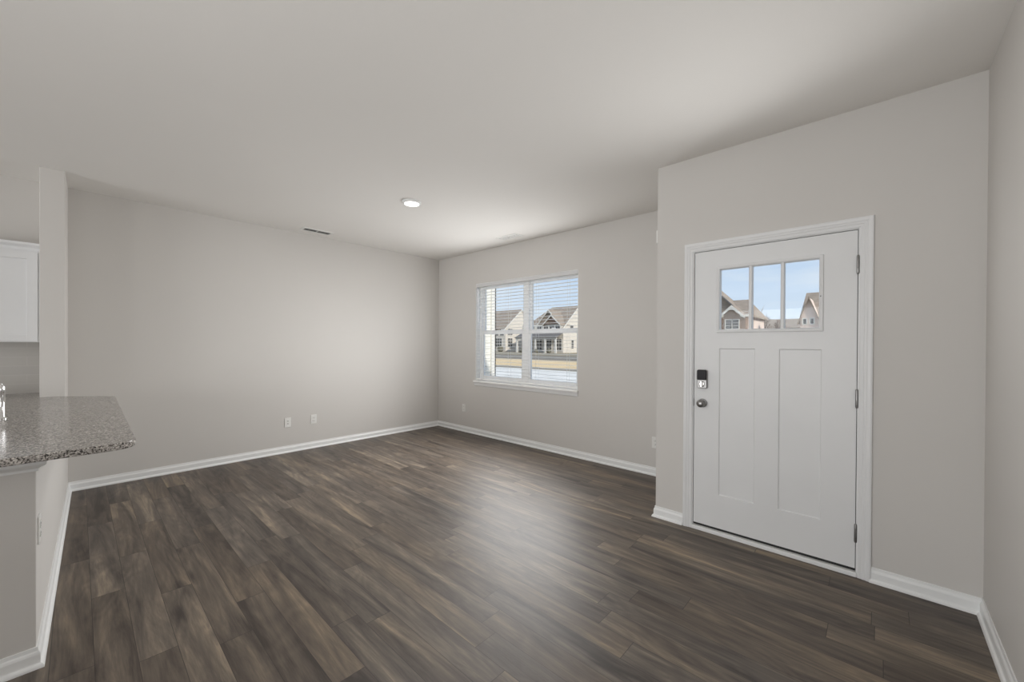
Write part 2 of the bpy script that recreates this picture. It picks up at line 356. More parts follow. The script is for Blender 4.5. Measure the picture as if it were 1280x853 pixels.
# moulding cap under the counter at the knee wall end
CP = [(0, 0), (.006, 0), (.008, .010), (.014, .016), (.024, .022), (.030, .030), (.031, .066), (0, .066)]
b = BM(); sweep(b, [(KX - .10, kface(KX - .10)), (KX, kface(KX)), (KX, kface(KX) - .136)], CP, lambda p, h: (p.x, p.y, .818 + h))
struct(obj('trim_1', b, M_TRIM), 'moulding cap at the knee wall end under the granite', 'trim')

# door casing (stepped colonial profile) : path up, across, down in the X-Z plane, room side is -Y
CX0, CX1, CZ = -1.016, -.086, 2.044
# profile offset measured outwards from the opening edge; height = projection into the room
KP = [(0, 0), (0, .009), (.006, .0115), (.020, .0115), (.024, .0145), (.034, .0145), (.040, .0175), (.052, .019), (.060, .017), (.062, 0)]
b = BM(); sweep(b, [(CX0, 0), (CX0, CZ), (CX1, CZ), (CX1, 0)], KP, lambda p, h: (p.x, YD - h, p.y))
struct(obj('trim_2', b, M_DOOR), 'white stepped casing round the front door', 'trim')
# door jamb lining + threshold
b = BM()
box(b, DX0, CX0 + .006, YD - .002, YD + .16, 0, DZ1); box(b, CX1 - .006, DX1, YD - .002, YD + .16, 0, DZ1); box(b, CX0 + .006, CX1 - .006, YD - .002, YD + .16, CZ - .005, DZ1)
box(b, CX0 + .006, CX0 + .022, YD + .052, YD + .10, .03, CZ - .005); box(b, CX1 - .022, CX1 - .006, YD + .052, YD + .10, .03, CZ - .005); box(b, CX0 + .006, CX1 - .006, YD + .052, YD + .10, CZ - .022, CZ - .005)
struct(obj('trim_3', b, M_DOOR), 'white door jamb lining the front door opening', 'trim')
b = BM(); box(b, CX0 + .001, CX1 - .001, YD - .016, YD + .16, 0, .027)
struct(obj('trim_4', b, M_TRIM, bevel=.004), 'white threshold strip under the front door', 'trim')

# ------------------------------------------------------------------ front door
SX0, SX1, SZ0, SZ1 = -1.0065, -.0955, .046, 2.0355
Y0 = YD + .004                       # room face of the slab
door = bpy.data.objects.new('door_1', None); C.objects.link(door); door.location = ((SX0 + SX1) / 2, Y0, 0); door.matrix_world = Matrix.Translation(door.location)
struct(door, 'white craftsman front door with three small panes at the top', 'door')
LX0, LX1, LZ0, LZ1 = -.857, -.252, 1.445, 1.915     # lite surround
PAN = [(-.842, -.613), (-.484, -.255)]; PZ0, PZ1 = .279, 1.337
b = BM(); D = .0075
# rails and stiles in front, recessed panel field behind
box(b, SX0, SX1, Y0 + D, Y0 + .0445, SZ0, LZ0 + .02)
box(b, SX0, LX0 + .02, Y0 + D, Y0 + .0445, LZ0 + .02, SZ1); box(b, LX1 - .02, SX1, Y0 + D, Y0 + .0445, LZ0 + .02, SZ1); box(b, LX0 + .02, LX1 - .02, Y0 + D, Y0 + .0445, LZ1 - .02, SZ1)
obj('door_slab', b, M_DOOR, door)
b = BM()
for x0, x1, z0, z1 in ((SX0, PAN[0][0], SZ0, SZ1), (PAN[1][1], SX1, SZ0, SZ1), (PAN[0][0], PAN[1][1], SZ0, PZ0), (PAN[0][0], PAN[1][1], PZ1, LZ0 + .02),
                       (PAN[0][1], PAN[1][0], PZ0, PZ1), (PAN[0][0], PAN[1][1], LZ1 - .02, SZ1)):
    box(b, x0, x1, Y0, Y0 + D, z0, z1)
obj('stile_and_rail_frame', b, M_DOOR, door)
# bevelled sticking around the two recessed panels
for (px0, px1) in PAN:
    b = BM(); sweep(b, [(px0, PZ0), (px1, PZ0), (px1, PZ1), (px0, PZ1)], [(0, 0), (0, .0072), (.004, .0072), (.009, .0005), (.009, 0)], lambda p, h: (p.x, Y0 + D - h + .0002, p.y), closed=True)
    obj('recessed_panel', b, M_DOOR, door)
# lite surround with two mullions
GL = [(-.834, -.656), (-.634, -.474), (-.452, -.280)]; GZ0, GZ1 = 1.472, 1.894
b = BM()
sweep(b, [(LX0, LZ0), (LX1, LZ0), (LX1, LZ1), (LX0, LZ1)], [(0, 0), (0, .006), (.003, .0105), (.014, .0115), (.020, .009), (.0225, .002), (.0225, -.035), (.0, -.035)], lambda p, h: (p.x, Y0 - h, p.y), closed=True)
for a_, c_ in ((-.656, -.634), (-.474, -.452)):
    prism(b, [(a_, Y0 + .035), (a_, Y0 + .001), (a_ + .004, Y0 - .007), (c_ - .004, Y0 - .007), (c_, Y0 + .001), (c_, Y0 + .035)], GZ0 - .012, GZ1 + .012)
lite = obj('window_surround', b, M_DOOR, door)
b = BM(); lathe(b, [(.003, 0), (.003, .001)], (-.266, Y0 - .0112, 1.66), (0, -1, 0), 10); obj('screw_plug', b, M_GLOSSBLACK, lite)
for (x0, x1) in GL:
    b = BM(); box(b, x0 - .004, x1 + .004, Y0 + .029, Y0 + .033, GZ0 - .006, GZ1 + .006); g = obj('glass_pane', b, M_GLASS, door)
# weather sweep
b = BM(); box(b, SX0 + .002, SX1 - .002, Y0 + .012, Y0 + .04, .027, SZ0 + .001); obj('door_sweep', b, M_DARK, door)
# gaps beside and above the slab
b = BM(); box(b, SX1 - .001, CX1 - .005, Y0 + .010, Y0 + .046, .03, SZ1); box(b, CX0 + .005, SX0 + .001, Y0 + .014, Y0 + .046, .03, SZ1); box(b, SX0, SX1, Y0 + .010, Y0 + .046, SZ1 - .001, CZ - .004)
obj('weatherstrip', b, M_DARK, door)
# hinges
for zc in (1.832, 1.045, .255):
    b = BM(); lathe(b, [(.0035, -.056), (.0055, -.053), (.0068, -.049), (.0068, -.017), (.0062, -.0168), (.0062, -.0162), (.0068, -.016), (.0068, .016), (.0062, .0162), (.0062, .0168), (.0068, .017), (.0068, .049), (.0055, .053), (.0035, .056)], (-.0935, Y0 - .006, zc), (0, 0, 1), 14)
    hg = obj('hinge', b, M_NICKEL, door, smooth=True)
    b = BM(); prism(b, rrect(-.098, -.0875, zc - .05, zc + .05, .003), Y0 - .0015, Y0 + .002, 'y'); obj('hinge_leaf', b, M_NICKEL, hg)
# keypad deadbolt: chrome body, black battery cover, thumb turn
lx, lz0, lz1 = -.9475, 1.040, 1.176
b = BM(); prism(b, rrect(lx - .034, lx + .034, lz0, lz1, .010), Y0 - .020, Y0 + .001, 'y'); lk = obj('deadbolt', b, M_NICKEL, door, bevel=.004)
b = BM(); prism(b, rrect(lx - .0325, lx + .0325, 1.101, lz1 - .0015, .009), Y0 - .030, Y0 - .018, 'y'); obj('battery_cover', b, M_GLOSSBLACK, lk, bevel=.003)
b = BM(); lathe(b, [(.020, 0), (.020, .004), (.017, .006)], (lx, Y0 - .020, 1.072), (0, -1, 0)); prism(b, rrect(lx - .007, lx + .007, 1.050, 1.094, .006), Y0 - .040, Y0 - .024, 'y')
obj('thumb_turn', b, pbr('polished_nickel', (.50, .49, .48), .22, 1.0, noise=(40, .05)), lk, bevel=.002)
# knob
b = BM(); lathe(b, [(.0315, 0), (.0315, .004), (.029, .009), (.018, .012)], (-.947, Y0, .932), (0, -1, 0)); kb = obj('knob', b, M_NICKEL, door, smooth=True)
b = BM(); lathe(b, [(.0115, .010), (.0115, .026), (.016, .031), (.024, .036), (.0275, .044), (.0275, .052), (.024, .060), (.016, .0655), (.006, .0675)], (-.947, Y0, .932), (0, -1, 0)); obj('knob_grip', b, M_NICKEL, kb, smooth=True)
b = BM(); prism(b, rrect(-1.0135, -1.0055, .905, .96, .003), Y0 - .003, Y0 + .004, 'y'); obj('strike_plate', b, pbr('dark_bronze', (.06, .055, .05), .4, .8, noise=(30, .1)), door)

# ------------------------------------------------------------------ window
win = bpy.data.objects.new('window_1', None); C.objects.link(win); win.location = ((WX0 + WX1) / 2, YW + .09, WZ0); win.matrix_world = Matrix.Translation(win.location)
struct(win, 'white vinyl twin double-hung window behind the blind', 'window')
FY0, FY1 = YW + .088, YW + .158
b = BM(); fr = .040
box(b, WX0, WX0 + fr, FY0, FY1, WZ0, WZ1); box(b, WX1 - fr, WX1, FY0, FY1, WZ0, WZ1); box(b, WX0 + fr, WX1 - fr, FY0, FY1, WZ1 - fr, WZ1); box(b, WX0 + fr, WX1 - fr, FY0, FY1, WZ0, WZ0 + fr)
MC = -3.545; box(b, MC - .045, MC + .045, FY0, FY1, WZ0 + fr, WZ1 - fr)
obj('window_frame', b, M_VINYL, win, bevel=.003)
ZR = 1.528
for x0, x1 in ((WX0 + fr, MC - .045), (MC + .045, WX1 - fr)):
    def sash(y0, y1, z0, z1, top, bot, st=.034):
        bm = BM(); box(bm, x0, x0 + st, y0, y1, z0, z1); box(bm, x1 - st, x1, y0, y1, z0, z1); box(bm, x0 + st, x1 - st, y0, y1, z0, z0 + bot); box(bm, x0 + st, x1 - st, y0, y1, z1 - top, z1)
        return bm
    lo = obj('lower_sash', sash(FY0 + .006, FY0 + .034, WZ0 + fr, ZR + .032, .055, .045), M_VINYL, win, bevel=.003)
    up_ = obj('upper_sash', sash(FY0 + .036, FY0 + .064, ZR - .020, WZ1 - fr, .034, .050), M_VINYL, win, bevel=.003)
    bm = BM(); box(bm, x0 + .030, x1 - .030, FY0 + .018, FY0 + .022, WZ0 + fr + .04, ZR - .020); obj('glass_pane', bm, M_GLASS, lo)
    bm = BM(); box(bm, x0 + .030, x1 - .030, FY0 + .048, FY0 + .052, ZR + .02, WZ1 - fr - .03); obj('glass_pane', bm, M_GLASS, up_)
    bm = BM(); xm = (x0 + x1) / 2; prism(bm, rrect(xm - .03, xm + .03, FY0 + .010, FY0 + .034, .008), ZR + .032, ZR + .044); obj('sash_lock', bm, M_VINYL, lo)
# white returns lining the opening
b = BM(); box(b, WX0, WX0 + .006, YW + .001, FY0, WZ0, WZ1); box(b, WX1 - .006, WX1, YW + .001, FY0, WZ0, WZ1); box(b, WX0, WX1, YW + .001, FY0, WZ1 - .006, WZ1)
struct(obj('trim_5', b, M_TRIM), 'white jamb lining inside the window opening', 'trim')
# stool and apron
b = BM(); prism(b, [(WX0 + .006, FY0 + .002), (WX0 + .006, YW), (WX0 - .028, YW), (WX0 - .028, YW - .030), (WX1 + .012, YW - .030), (WX1 + .012, YW), (WX1 - .006, YW), (WX1 - .006, FY0 + .002)], .783, .806)
st = struct(obj('trim_6', b, M_VINYL, bevel=.004), 'white window sill board under the blind', 'trim')
b = BM(); prism(b, [(YW, .730), (YW - .006, .730), (YW - .010, .738), (YW - .012, .770), (YW - .012, .784), (YW, .784)], WX0 - .016, WX1 + .004, 'x')
struct(obj('trim_7', b, M_DOOR), 'white apron board beneath the window sill', 'trim')

# ------------------------------------------------------------------ blind
bl = thing('window_blind', 'white horizontal slat blind, open, hanging in the twin window', 'blind', ((WX0 + WX1) / 2, YW + .04, WZ0))
BX0, BX1 = WX0 + .014, WX1 - .014
b = BM(); prism(b, [(YW + .004, 2.200), (YW - .004, 2.206), (YW - .004, 2.245), (YW + .002, 2.251), (YW + .008, 2.251), (YW + .008, 2.200)], WX0 + .008, WX1 - .008, 'x'); obj('valance', b, M_VAL_SHADE, bl, bevel=.001)
b = BM(); box(b, BX0, BX1, YW + .010, YW + .066, 2.200, 2.250); obj('headrail', b, M_SLAT, bl, bevel=.002)
b = BM(); z = 2.165; pitch = .0445; SYC = YW + .040
while z > .885:
    # gently crowned slat, 50 mm deep, almost level
    a = R(0.0); pts = []
    for i in range(7):
        t = -1 + 2 * i / 6; yy = .025 * t; crown = .0013 * (1 - t * t)
        pts.append((SYC + yy * math.cos(a), z + crown + yy * math.sin(a) + .0011))
    for i in range(6, -1, -1):
        t = -1 + 2 * i / 6; yy = .025 * t; crown = .0013 * (1 - t * t)
        pts.append((SYC + yy * math.cos(a), z + crown + yy * math.sin(a) - .0011))
    prism(b, pts, BX0, BX1, 'x'); z -= pitch
obj('slats', b, M_SLAT, bl)
b = BM(); prism(b, rrect(SYC - .026, SYC + .026, .822, .842, .005), BX0, BX1, 'x'); obj('bottom_rail', b, M_SLAT, bl)
for fx in (.085, .36, .64, .915):
    xx = BX0 + (BX1 - BX0) * fx; b = BM()
    for yy in (SYC - .0275, SYC + .0275): box(b, xx - .0012, xx + .0012, yy - .0005, yy + .0005, .83, 2.205)
    obj('ladder_cord', b, M_CORD, bl)
b = BM(); tube(b, [(-4.405, YW - .012, 2.20), (-4.405, YW - .014, 2.15), (-4.407, YW - .014, 1.70), (-4.407, YW - .014, 1.66)], [.0025, .0042, .0042, .0055], 8); obj('tilt_wand', b, pbr('clear_grey_wand', (.45, .46, .48), .2, noise=(20, .03)), bl, smooth=True)
for i, zb in enumerate((1.02, 1.05)):
    b = BM(); xx = -4.345 + .016 * i; tube(b, [(xx, YW - .010, 2.2), (xx, YW - .010, zb)], .0012, 6); c_ = obj('lift_cord', b, M_CORD, bl)
    b = BM(); lathe(b, [(.002, 0), (.005, -.006), (.006, -.022), (.003, -.028)], (xx, YW - .010, zb), (0, 0, 1), 10); obj('cord_tassel', b, M_SLAT, c_, smooth=True)

# ------------------------------------------------------------------ kitchen side
# granite counter: bar overhang with a rounded corner, leg along the left wall
def arc(cx, cy, r, a0, a1, n=8): return [(cx + r * math.cos(R(a0 + (a1 - a0) * i / n)), cy + r * math.sin(R(a0 + (a1 - a0) * i / n))) for i in range(n + 1)]
cp = [(XL, -2.2), (-4.74, -2.2), (-4.74, -.92), (-2.36, -.92)] + arc(-2.515, .088, .090, 10, 84) + arc(-4.600, .182, .02, 90, 170, 4) + [(-4.886, -.12), (-4.886, -.214), (XL, -.206)]
b = BM(); prism(b, cp, .884, .914)
tag(obj('countertop', b, M_GRAN, bevel=.004), 'grey speckled granite countertop overhanging the knee wall', 'countertop')
# backsplash
b = BM(); box(b, XL, XL + .010, -2.2, -.208, .914, 1.372)
struct(obj('trim_8', b, M_TILE), 'grey tile backsplash on the kitchen wall', 'backsplash')
# wall cabinet
cb = thing('wall_cabinet', 'white shaker wall cabinet at the left edge above the counter', 'cabinet', (XL + .16, -.7, 1.372))
cy0, cy1, cz0, cz1 = -1.12, -.214, 1.350, 2.112; cf = XL + .310
b = BM(); box(b, XL, cf, cy0, cy1, cz0, cz1); obj('cabinet_body', b, M_CAB, cb, bevel=.001)
ym = (cy0 + cy1) / 2
for y0, y1, hy in ((cy0 + .003, ym - .0015, ym - .03), (ym + .0015, cy1 - .012, ym + .03)):
    b = BM(); x0 = cf + .001; x1 = cf + .020; z0, z1, w = cz0 + .006, cz1 - .034, .057
    box(b, x0, x1, y0, y0 + w, z0, z1); box(b, x0, x1, y1 - w, y1, z0, z1); box(b, x0, x1, y0 + w, y1 - w, z0, z0 + w); box(b, x0, x1, y0 + w, y1 - w, z1 - w, z1); box(b, x0, x0 + .010, y0 + w, y1 - w, z0 + w, z1 - w)
    dr = obj('cabinet_door', b, M_CAB, cb, bevel=.0012)
    b = BM(); lathe(b, [(.006, 0), (.005, .012), (.013, .018), (.014, .023), (.008, .027)], (x1, hy, z0 + .05), (1, 0, 0), 16); obj('door_knob', b, M_NICKEL, dr, smooth=True)
b = BM(); prism(b, [(XL, cz1 - .012), (cf + .004, cz1 - .012), (cf + .008, cz1 + .002), (cf + .016, cz1 + .010), (cf + .030, cz1 + .022), (cf + .033, cz1 + .040), (XL, cz1 + .040)][::-1], cy0, cy1, 'y')
obj('crown_moulding', b, M_CAB, cb)
# faucet beside the sink (only its upright shows)
fx_, fy_ = -3.665, -.298
fc = thing('kitchen_faucet', 'chrome faucet upright standing on the granite at the left edge', 'faucet', (fx_, fy_, .914))
b = BM(); lathe(b, [(.024, 0), (.024, .004), (.018, .008), (.0145, .014), (.0145, .150), (.0155, .154), (.0155, .182), (.012, .192), (.004, .196)], (fx_, fy_, .914), (0, 0, 1), 24); obj('faucet_body', b, M_CHROME, fc, smooth=True)
b = BM(); tube(b, [(fx_, fy_ - .008, 1.03), (fx_, fy_ - .05, 1.065), (fx_, fy_ - .12, 1.085), (fx_, fy_ - .18, 1.075), (fx_, fy_ - .205, 1.045)], [.012, .0115, .011, .011, .012], 12); obj('spout', b, M_CHROME, fc, smooth=True)
b = BM(); tube(b, [(fx_, fy_, 1.108), (fx_ - .03, fy_ - .02, 1.125), (fx_ - .075, fy_ - .045, 1.14)], [.006, .005, .006], 10); obj('lever_handle', b, M_CHROME, fc, smooth=True)

# ------------------------------------------------------------------ cover plates
def plate(name, label, cat, center, nrm, kind='duplex', group=None):
    """wall plate: local u along the wall, v up, n into the room"""
    n = Vector(nrm).normalized(); u = Vector((0, 0, 1)).cross(n); c = Vector(center)
    def pr(bm, x0, x1, z0, z1, r, d0, d1, seg=4):
        pts = rrect(x0, x1, z0, z1, r, seg)
        lo = [bm.verts.new(c + u * a + zz * b_ + n * d0) for a, b_ in pts]; hi = [bm.verts.new(c + u * a + zz * b_ + n * d1) for a, b_ in pts]
        k = len(pts); bm.faces.new(lo); bm.faces.new(hi[::-1])
        for i in range(k): bm.faces.new((lo[i], hi[i], hi[(i + 1) % k], lo[(i + 1) % k]))
    t = thing(name, label, cat, c, group)
    bm = BM(); pr(bm, -.036, .036, -.058, .058, .005, 0, .006); obj('cover_plate', bm, M_PLATE, t, bevel=.0018)
    if kind == 'duplex':
        for s in (-1, 1):
            bm = BM(); pr(bm, -.017, .017, s * .0195 - .0145, s * .0195 + .0145, .009, .004, .0085); rc = obj('receptacle', bm, M_PLATE, t)
            bm = BM()
            for ux in (-.0065, .0065): pr(bm, ux - .0013, ux + .0013, s * .0195 - .002, s * .0195 + .007, .0006, .007, .0089, 1)
            pr(bm, -.0025, .0025, s * .0195 - .0105, s * .0195 - .0055, .0024, .007, .0089); obj('slots', bm, M_DARK, rc)
    else:
        bm = BM(); pr(bm, -.017, .017, -.034, .034, .003, .004, .0075); ins = obj('jack_insert', bm, M_PLATE, t)
        bm = BM()
        for s in (-1, 1): pr(bm, -.007, .007, s * .016 - .006, s * .016 + .006, .001, .0065, .0082)
        obj('jack_opening', bm, pbr('grey_jack', (.42, .41, .40), .5, noise=(30, .05)), ins)
    for zc in ((0,) if kind == 'duplex' else (-.045, .045)):
        bm = BM(); pr(bm, -.003, .003, zc - .003, zc + .003, .0029, .005, .0072); obj('screw', bm, M_PLATE, t)
    return t
plate('data_plate', 'white two-jack plate on the left wall, nearer the kitchen', 'wall plate', (XL, 1.752, .372), (1, 0, 0), 'data')
plate('power_outlet', 'white outlet on the left wall, nearer the room corner', 'outlet', (XL, 2.060, .372), (1, 0, 0))
plate('power_outlet', 'white outlet low on the window wall left of the window', 'outlet', (-4.730, YW, .366), (0, -1, 0))
plate('power_outlet', 'white outlet half hidden by the wall corner left of the door', 'outlet', (-1.698, YW, .342), (0, -1, 0))
kn = Vector((.055 / 2.81, 1, 0)).normalized()
plate('power_outlet', 'white outlet on the knee wall face under the counter', 'outlet', (-2.655, kface(-2.655), .55), kn)
# chime box high on the return wall
ch = thing('door_chime', 'small white box high on the wall corner left of the door', 'chime', (XJ, YD + .10, 2.22))
b = BM(); prism(b, rrect(YD + .035, YD + .165, 2.165, 2.272, .008), XJ - .026, XJ, 'x'); obj('chime_body', b, M_PLATE, ch, bevel=.004)
b = BM()
for k in range(4): box(b, XJ - .0266, XJ - .0255, YD + .06, YD + .14, 2.19 + .018 * k, 2.194 + .018 * k)
obj('sound_slots', b, M_DARK, ch)

# ------------------------------------------------------------------ ceiling fixtures
lc = (-3.375, 2.208)
dl = thing('ceiling_light', 'round white disc light glowing on the ceiling', 'ceiling light', (*lc, H))
b = BM(); lathe(b, [(.092, 0), (.0915, -.006), (.086, -.017), (.078, -.021), (.070, -.021), (.069, -.016)], (*lc, H), (0, 0, 1), 40); obj('trim_ring', b, M_TRIM, dl, smooth=True)
b = BM(); lathe(b, [(.0705, -.015), (.0705, -.0205), (.060, -.0235), (.03, -.0255), (.004, -.026)], (*lc, H), (0, 0, 1), 40); obj('diffuser', b, M_LENS, dl, smooth=True)
sl = bpy.data.lights.new('ceiling_light_glow', 'AREA'); sl.shape = 'DISK'; sl.size = .13; sl.energy = 10; sl.color = (1, .985, .96)
so = bpy.data.objects.new('ceiling_light_glow', sl); C.objects.link(so); so.location = (*lc, H - .030)
def vent(label, cx, cy, lx, ly, along):
    v = thing('ceiling_vent', label, 'ceiling vent', (cx, cy, H))
    hx, hy = lx / 2, ly / 2; fw_ = .022
    b = BM(); sweep(b, [(cx - hx, cy - hy), (cx + hx, cy - hy), (cx + hx, cy + hy), (cx - hx, cy + hy)], [(0, 0), (0, .003), (.004, .007), (fw_, .007), (fw_, 0)], lambda p, h: (p.x, p.y, H - h), closed=True); obj('vent_frame', b, M_VENT, v)
    b = BM(); box(b, cx - hx + fw_, cx + hx - fw_, cy - hy + fw_, cy + hy - fw_, H - .0012, H); obj('duct_opening', b, M_DARK, v)
    b = BM(); n = 3
    for k in range(n):
        f = (k + .5) / n
        if along == 'y':
            x = cx - hx + fw_ + (lx - 2 * fw_) * f; prism(b, [(x - .007, H - .001), (x - .006, H - .001), (x + .007, H - .0075), (x + .006, H - .0085)], cy - hy + fw_, cy + hy - fw_, 'y')
        else:
            y = cy - hy + fw_ + (ly - 2 * fw_) * f; prism(b, [(y - .007, H - .001), (y - .006, H - .001), (y + .007, H - .0075), (y + .006, H - .0085)], cx - hx + fw_, cx + hx - fw_, 'x')
    obj('louvres', b, M_VENT, v)
    b = BM()
    if along == 'y': box(b, cx - hx + fw_, cx + hx - fw_, cy - .004, cy + .004, H - .0085, H - .001)
    else: box(b, cx - .004, cx + .004, cy - hy + fw_, cy + hy - fw_, H - .0085, H - .001)
    obj('centre_bar', b, M_VENT, v)
vent('white slotted air vent on the ceiling near the left wall', -5.13, 2.0, .15, .35, 'y')
vent('white slotted air vent on the ceiling above the window', -3.52, 3.765, .35, .15, 'x')

# ------------------------------------------------------------------ outdoors
GZ = -.35
def ground(name, mat, pts, label, cat, thick=.3):
    b = BM(); lo = [b.verts.new((x, y, z - thick)) for x, y, z in pts]; hi = [b.verts.new(p) for p in pts]; n = len(pts)
    b.faces.new(lo); b.faces.new(hi[::-1])
    for i in range(n): b.faces.new((lo[i], hi[i], hi[(i + 1) % n], lo[(i + 1) % n]))
    struct(obj(name, b, mat), label, cat)
def strip(name, mat, y0, z0, y1, z1, label, cat):
    ground(name, mat, [(-140, y0, z0), (60, y0, z0), (60, y1, z1), (-140, y1, z1)], label, cat)
strip('ground_street', M_CONC, YW + .17, GZ, 21.2, GZ, 'pale concrete street outside the window', 'street')
strip('ground_curb', M_CURB, 21.2, GZ + .02, 22.4, GZ + .05, 'brown curb edge between street and tan lawn', 'curb')
strip('ground_lawn', M_LAWN, 22.4, GZ + .04, 33.5, GZ + .04, 'tan dormant lawn across the street', 'lawn')
strip('ground_road', M_ASPH, 33.5, GZ + .02, 46, GZ + .08, 'grey road beyond the tan lawn', 'road')
strip('ground_yard', M_YARD, 46, GZ + .10, 140, 0.1, 'brown winter yards around the far houses', 'yard')

# projecting wall of the building next to the window
b = BM(); box(b, -6.1, -5.46, YW + .165, 5.42, GZ, 2.95)
nb = thing('neighbour_wall', 'pale lap-sided wall projecting just outside the window', 'building', (-5.5, 4.8, GZ))
obj('siding', b, M_TOWN, nb)
b = BM(); box(b, -5.46, -5.435, 5.33, 5.445, GZ, 2.95); box(b, -5.50, -5.435, 5.42, 5.445, GZ, 2.95); obj('corner_board', b, M_WTRIM, nb)

def slab(bm, pts, t):
    """thick panel from 3-D polygon, thickness downwards"""
    lo = [bm.verts.new((x, y, z - t)) for x, y, z in pts]; hi = [bm.verts.new(p) for p in pts]; n = len(pts)
    bm.faces.new(lo); bm.faces.new(hi[::-1])
    for i in range(n): bm.faces.new((lo[i], hi[i], hi[(i + 1) % n], lo[(i + 1) % n]))
def house_window(parent, axis, a0, a1, z0, z1, plane, nx=2, nz=2, out=-1, mid=1):
    """window on plane y=plane (axis 'x') or x=plane (axis 'y'); out = direction of the outside"""
    fr = .11; bm = BM()
    def bx(m, p0, p1, q0, q1, d0, d1):
        d0, d1 = plane + out * d0, plane + out * d1
        if axis == 'x': box(m, p0, p1, min(d0, d1), max(d0, d1), q0, q1)
        else: box(m, min(d0, d1), max(d0, d1), p0, p1, q0, q1)
    bx(bm, a0 - fr, a0, z0 - fr, z1 + fr, -.02, .07); bx(bm, a1, a1 + fr, z0 - fr, z1 + fr, -.02, .07); bx(bm, a0, a1, z0 - fr, z0, -.02, .07); bx(bm, a0, a1, z1, z1 + fr, -.02, .07)
    for k in range(1, nx): p = a0 + (a1 - a0) * k / nx; bx(bm, p - .03, p + .03, z0, z1, -.02, .05)
    for k in range(1, nz): q = z0 + (z1 - z0) * k / nz; bx(bm, a0, a1, q - .03, q + .03, -.02, .05)
    w = obj('window', bm, M_WTRIM, parent); bm = BM(); bx(bm, a0, a1, z0, z1, -.02, .03); obj('pane', bm, M_WGLASS, w)

# ---- left house across the street (seen in the left window half)
G0 = -.2
hA = thing('house', 'cream house with tan roof seen in the left half of the window', 'house', (-61, 64, G0))
ax0, ax1, ay0, ay1, aye = -66.0, -57.1, 60.0, 70.0, 4.85
b = BM(); prism(b, [(ay0, G0), (ay1, G0), (ay1, aye), ((ay0 + ay1) / 2, 8.75), (ay0, aye)], ax0, ax1, 'x'); obj('walls', b, M_SIDING, hA)
b = BM()
slab(b, [(ax0 - .3, ay0 - .35, aye - .25), (ax1 + .12, ay0 - .35, aye - .25), (ax1 + .12, 65, 8.95), (ax0 - .3, 65, 8.95)], .2); slab(b, [(ax0 - .3, 65, 8.95), (ax1 + .12, 65, 8.95), (ax1 + .12, ay1 + .35, aye - .25), (ax0 - .3, ay1 + .35, aye - .25)], .2)
obj('roof', b, M_ROOF, hA)
b = BM(); slab(b, [(ax1 + .10, ay0 - .4, aye - .30), (ax1 + .18, ay0 - .4, aye - .30), (ax1 + .18, 65, 8.93), (ax1 + .10, 65, 8.93)], .32); slab(b, [(ax1 + .10, 65, 8.93), (ax1 + .18, 65, 8.93), (ax1 + .18, ay1 + .4, aye - .3), (ax1 + .10, ay1 + .4, aye - .3)], .32); obj('rake_trim', b, M_WTRIM, hA)
for x0 in (-64.9, -62.4, -60.0): house_window(hA, 'x', x0, x0 + 1.9, .75, 2.55, ay0, 3, 3)
for x0 in (-64.9, -62.4, -60.2, -58.6): house_window(hA, 'x', x0, x0 + 1.1, 3.2, 4.5, ay0, 1, 2)
house_window(hA, 'y', 60.7, 62.1, .75, 2.6, ax1, 2, 3, 1); house_window(hA, 'y', 60.7, 62.1, 3.3, 4.6, ax1, 2, 2, 1)

# ---- right house across the street (right window half)
hB = thing('house', 'white house with gabled dormer and porch in the right half of the window', 'house', (-46.5, 64, G0))
bx0, bx1, by0, by1, bye = -52.0, -42.5, 60.0, 70.0, 4.55
b = BM(); prism(b, [(by0, G0), (by1, G0), (by1, bye), (65, 8.62), (by0, bye)], bx0 + 3.0, bx1, 'x'); box(b, bx0, bx0 + 3.0, by0, by1, G0, bye); obj('walls', b, M_SIDING, hB)
b = BM(); rz = 8.85
slab(b, [(bx0 - .3, by0 - .35, bye - .2), (bx1 + .12, by0 - .35, bye - .2), (bx1 + .12, 65, rz), (bx0 + 3.2, 65, rz)], .2); slab(b, [(bx0 + 3.2, 65, rz), (bx1 + .12, 65, rz), (bx1 + .12, by1 + .35, bye - .2), (bx0 - .3, by1 + .35, bye - .2)], .2)
slab(b, [(bx0 - .3, by0 - .35, bye - .2), (bx0 + 3.2, 65, rz), (bx0 - .3, by1 + .35, bye - .2)], .2)
obj('roof', b, M_ROOF, hB)
b = BM(); slab(b, [(bx1 + .10, by0 - .4, bye - .25), (bx1 + .18, by0 - .4, bye - .25), (bx1 + .18, 65, rz - .02), (bx1 + .10, 65, rz - .02)], .32); slab(b, [(bx1 + .10, 65, rz - .02), (bx1 + .18, 65, rz - .02), (bx1 + .18, by1 + .4, bye - .25), (bx1 + .10, by1 + .4, bye - .25)], .32); obj('rake_trim', b, M_WTRIM, hB)
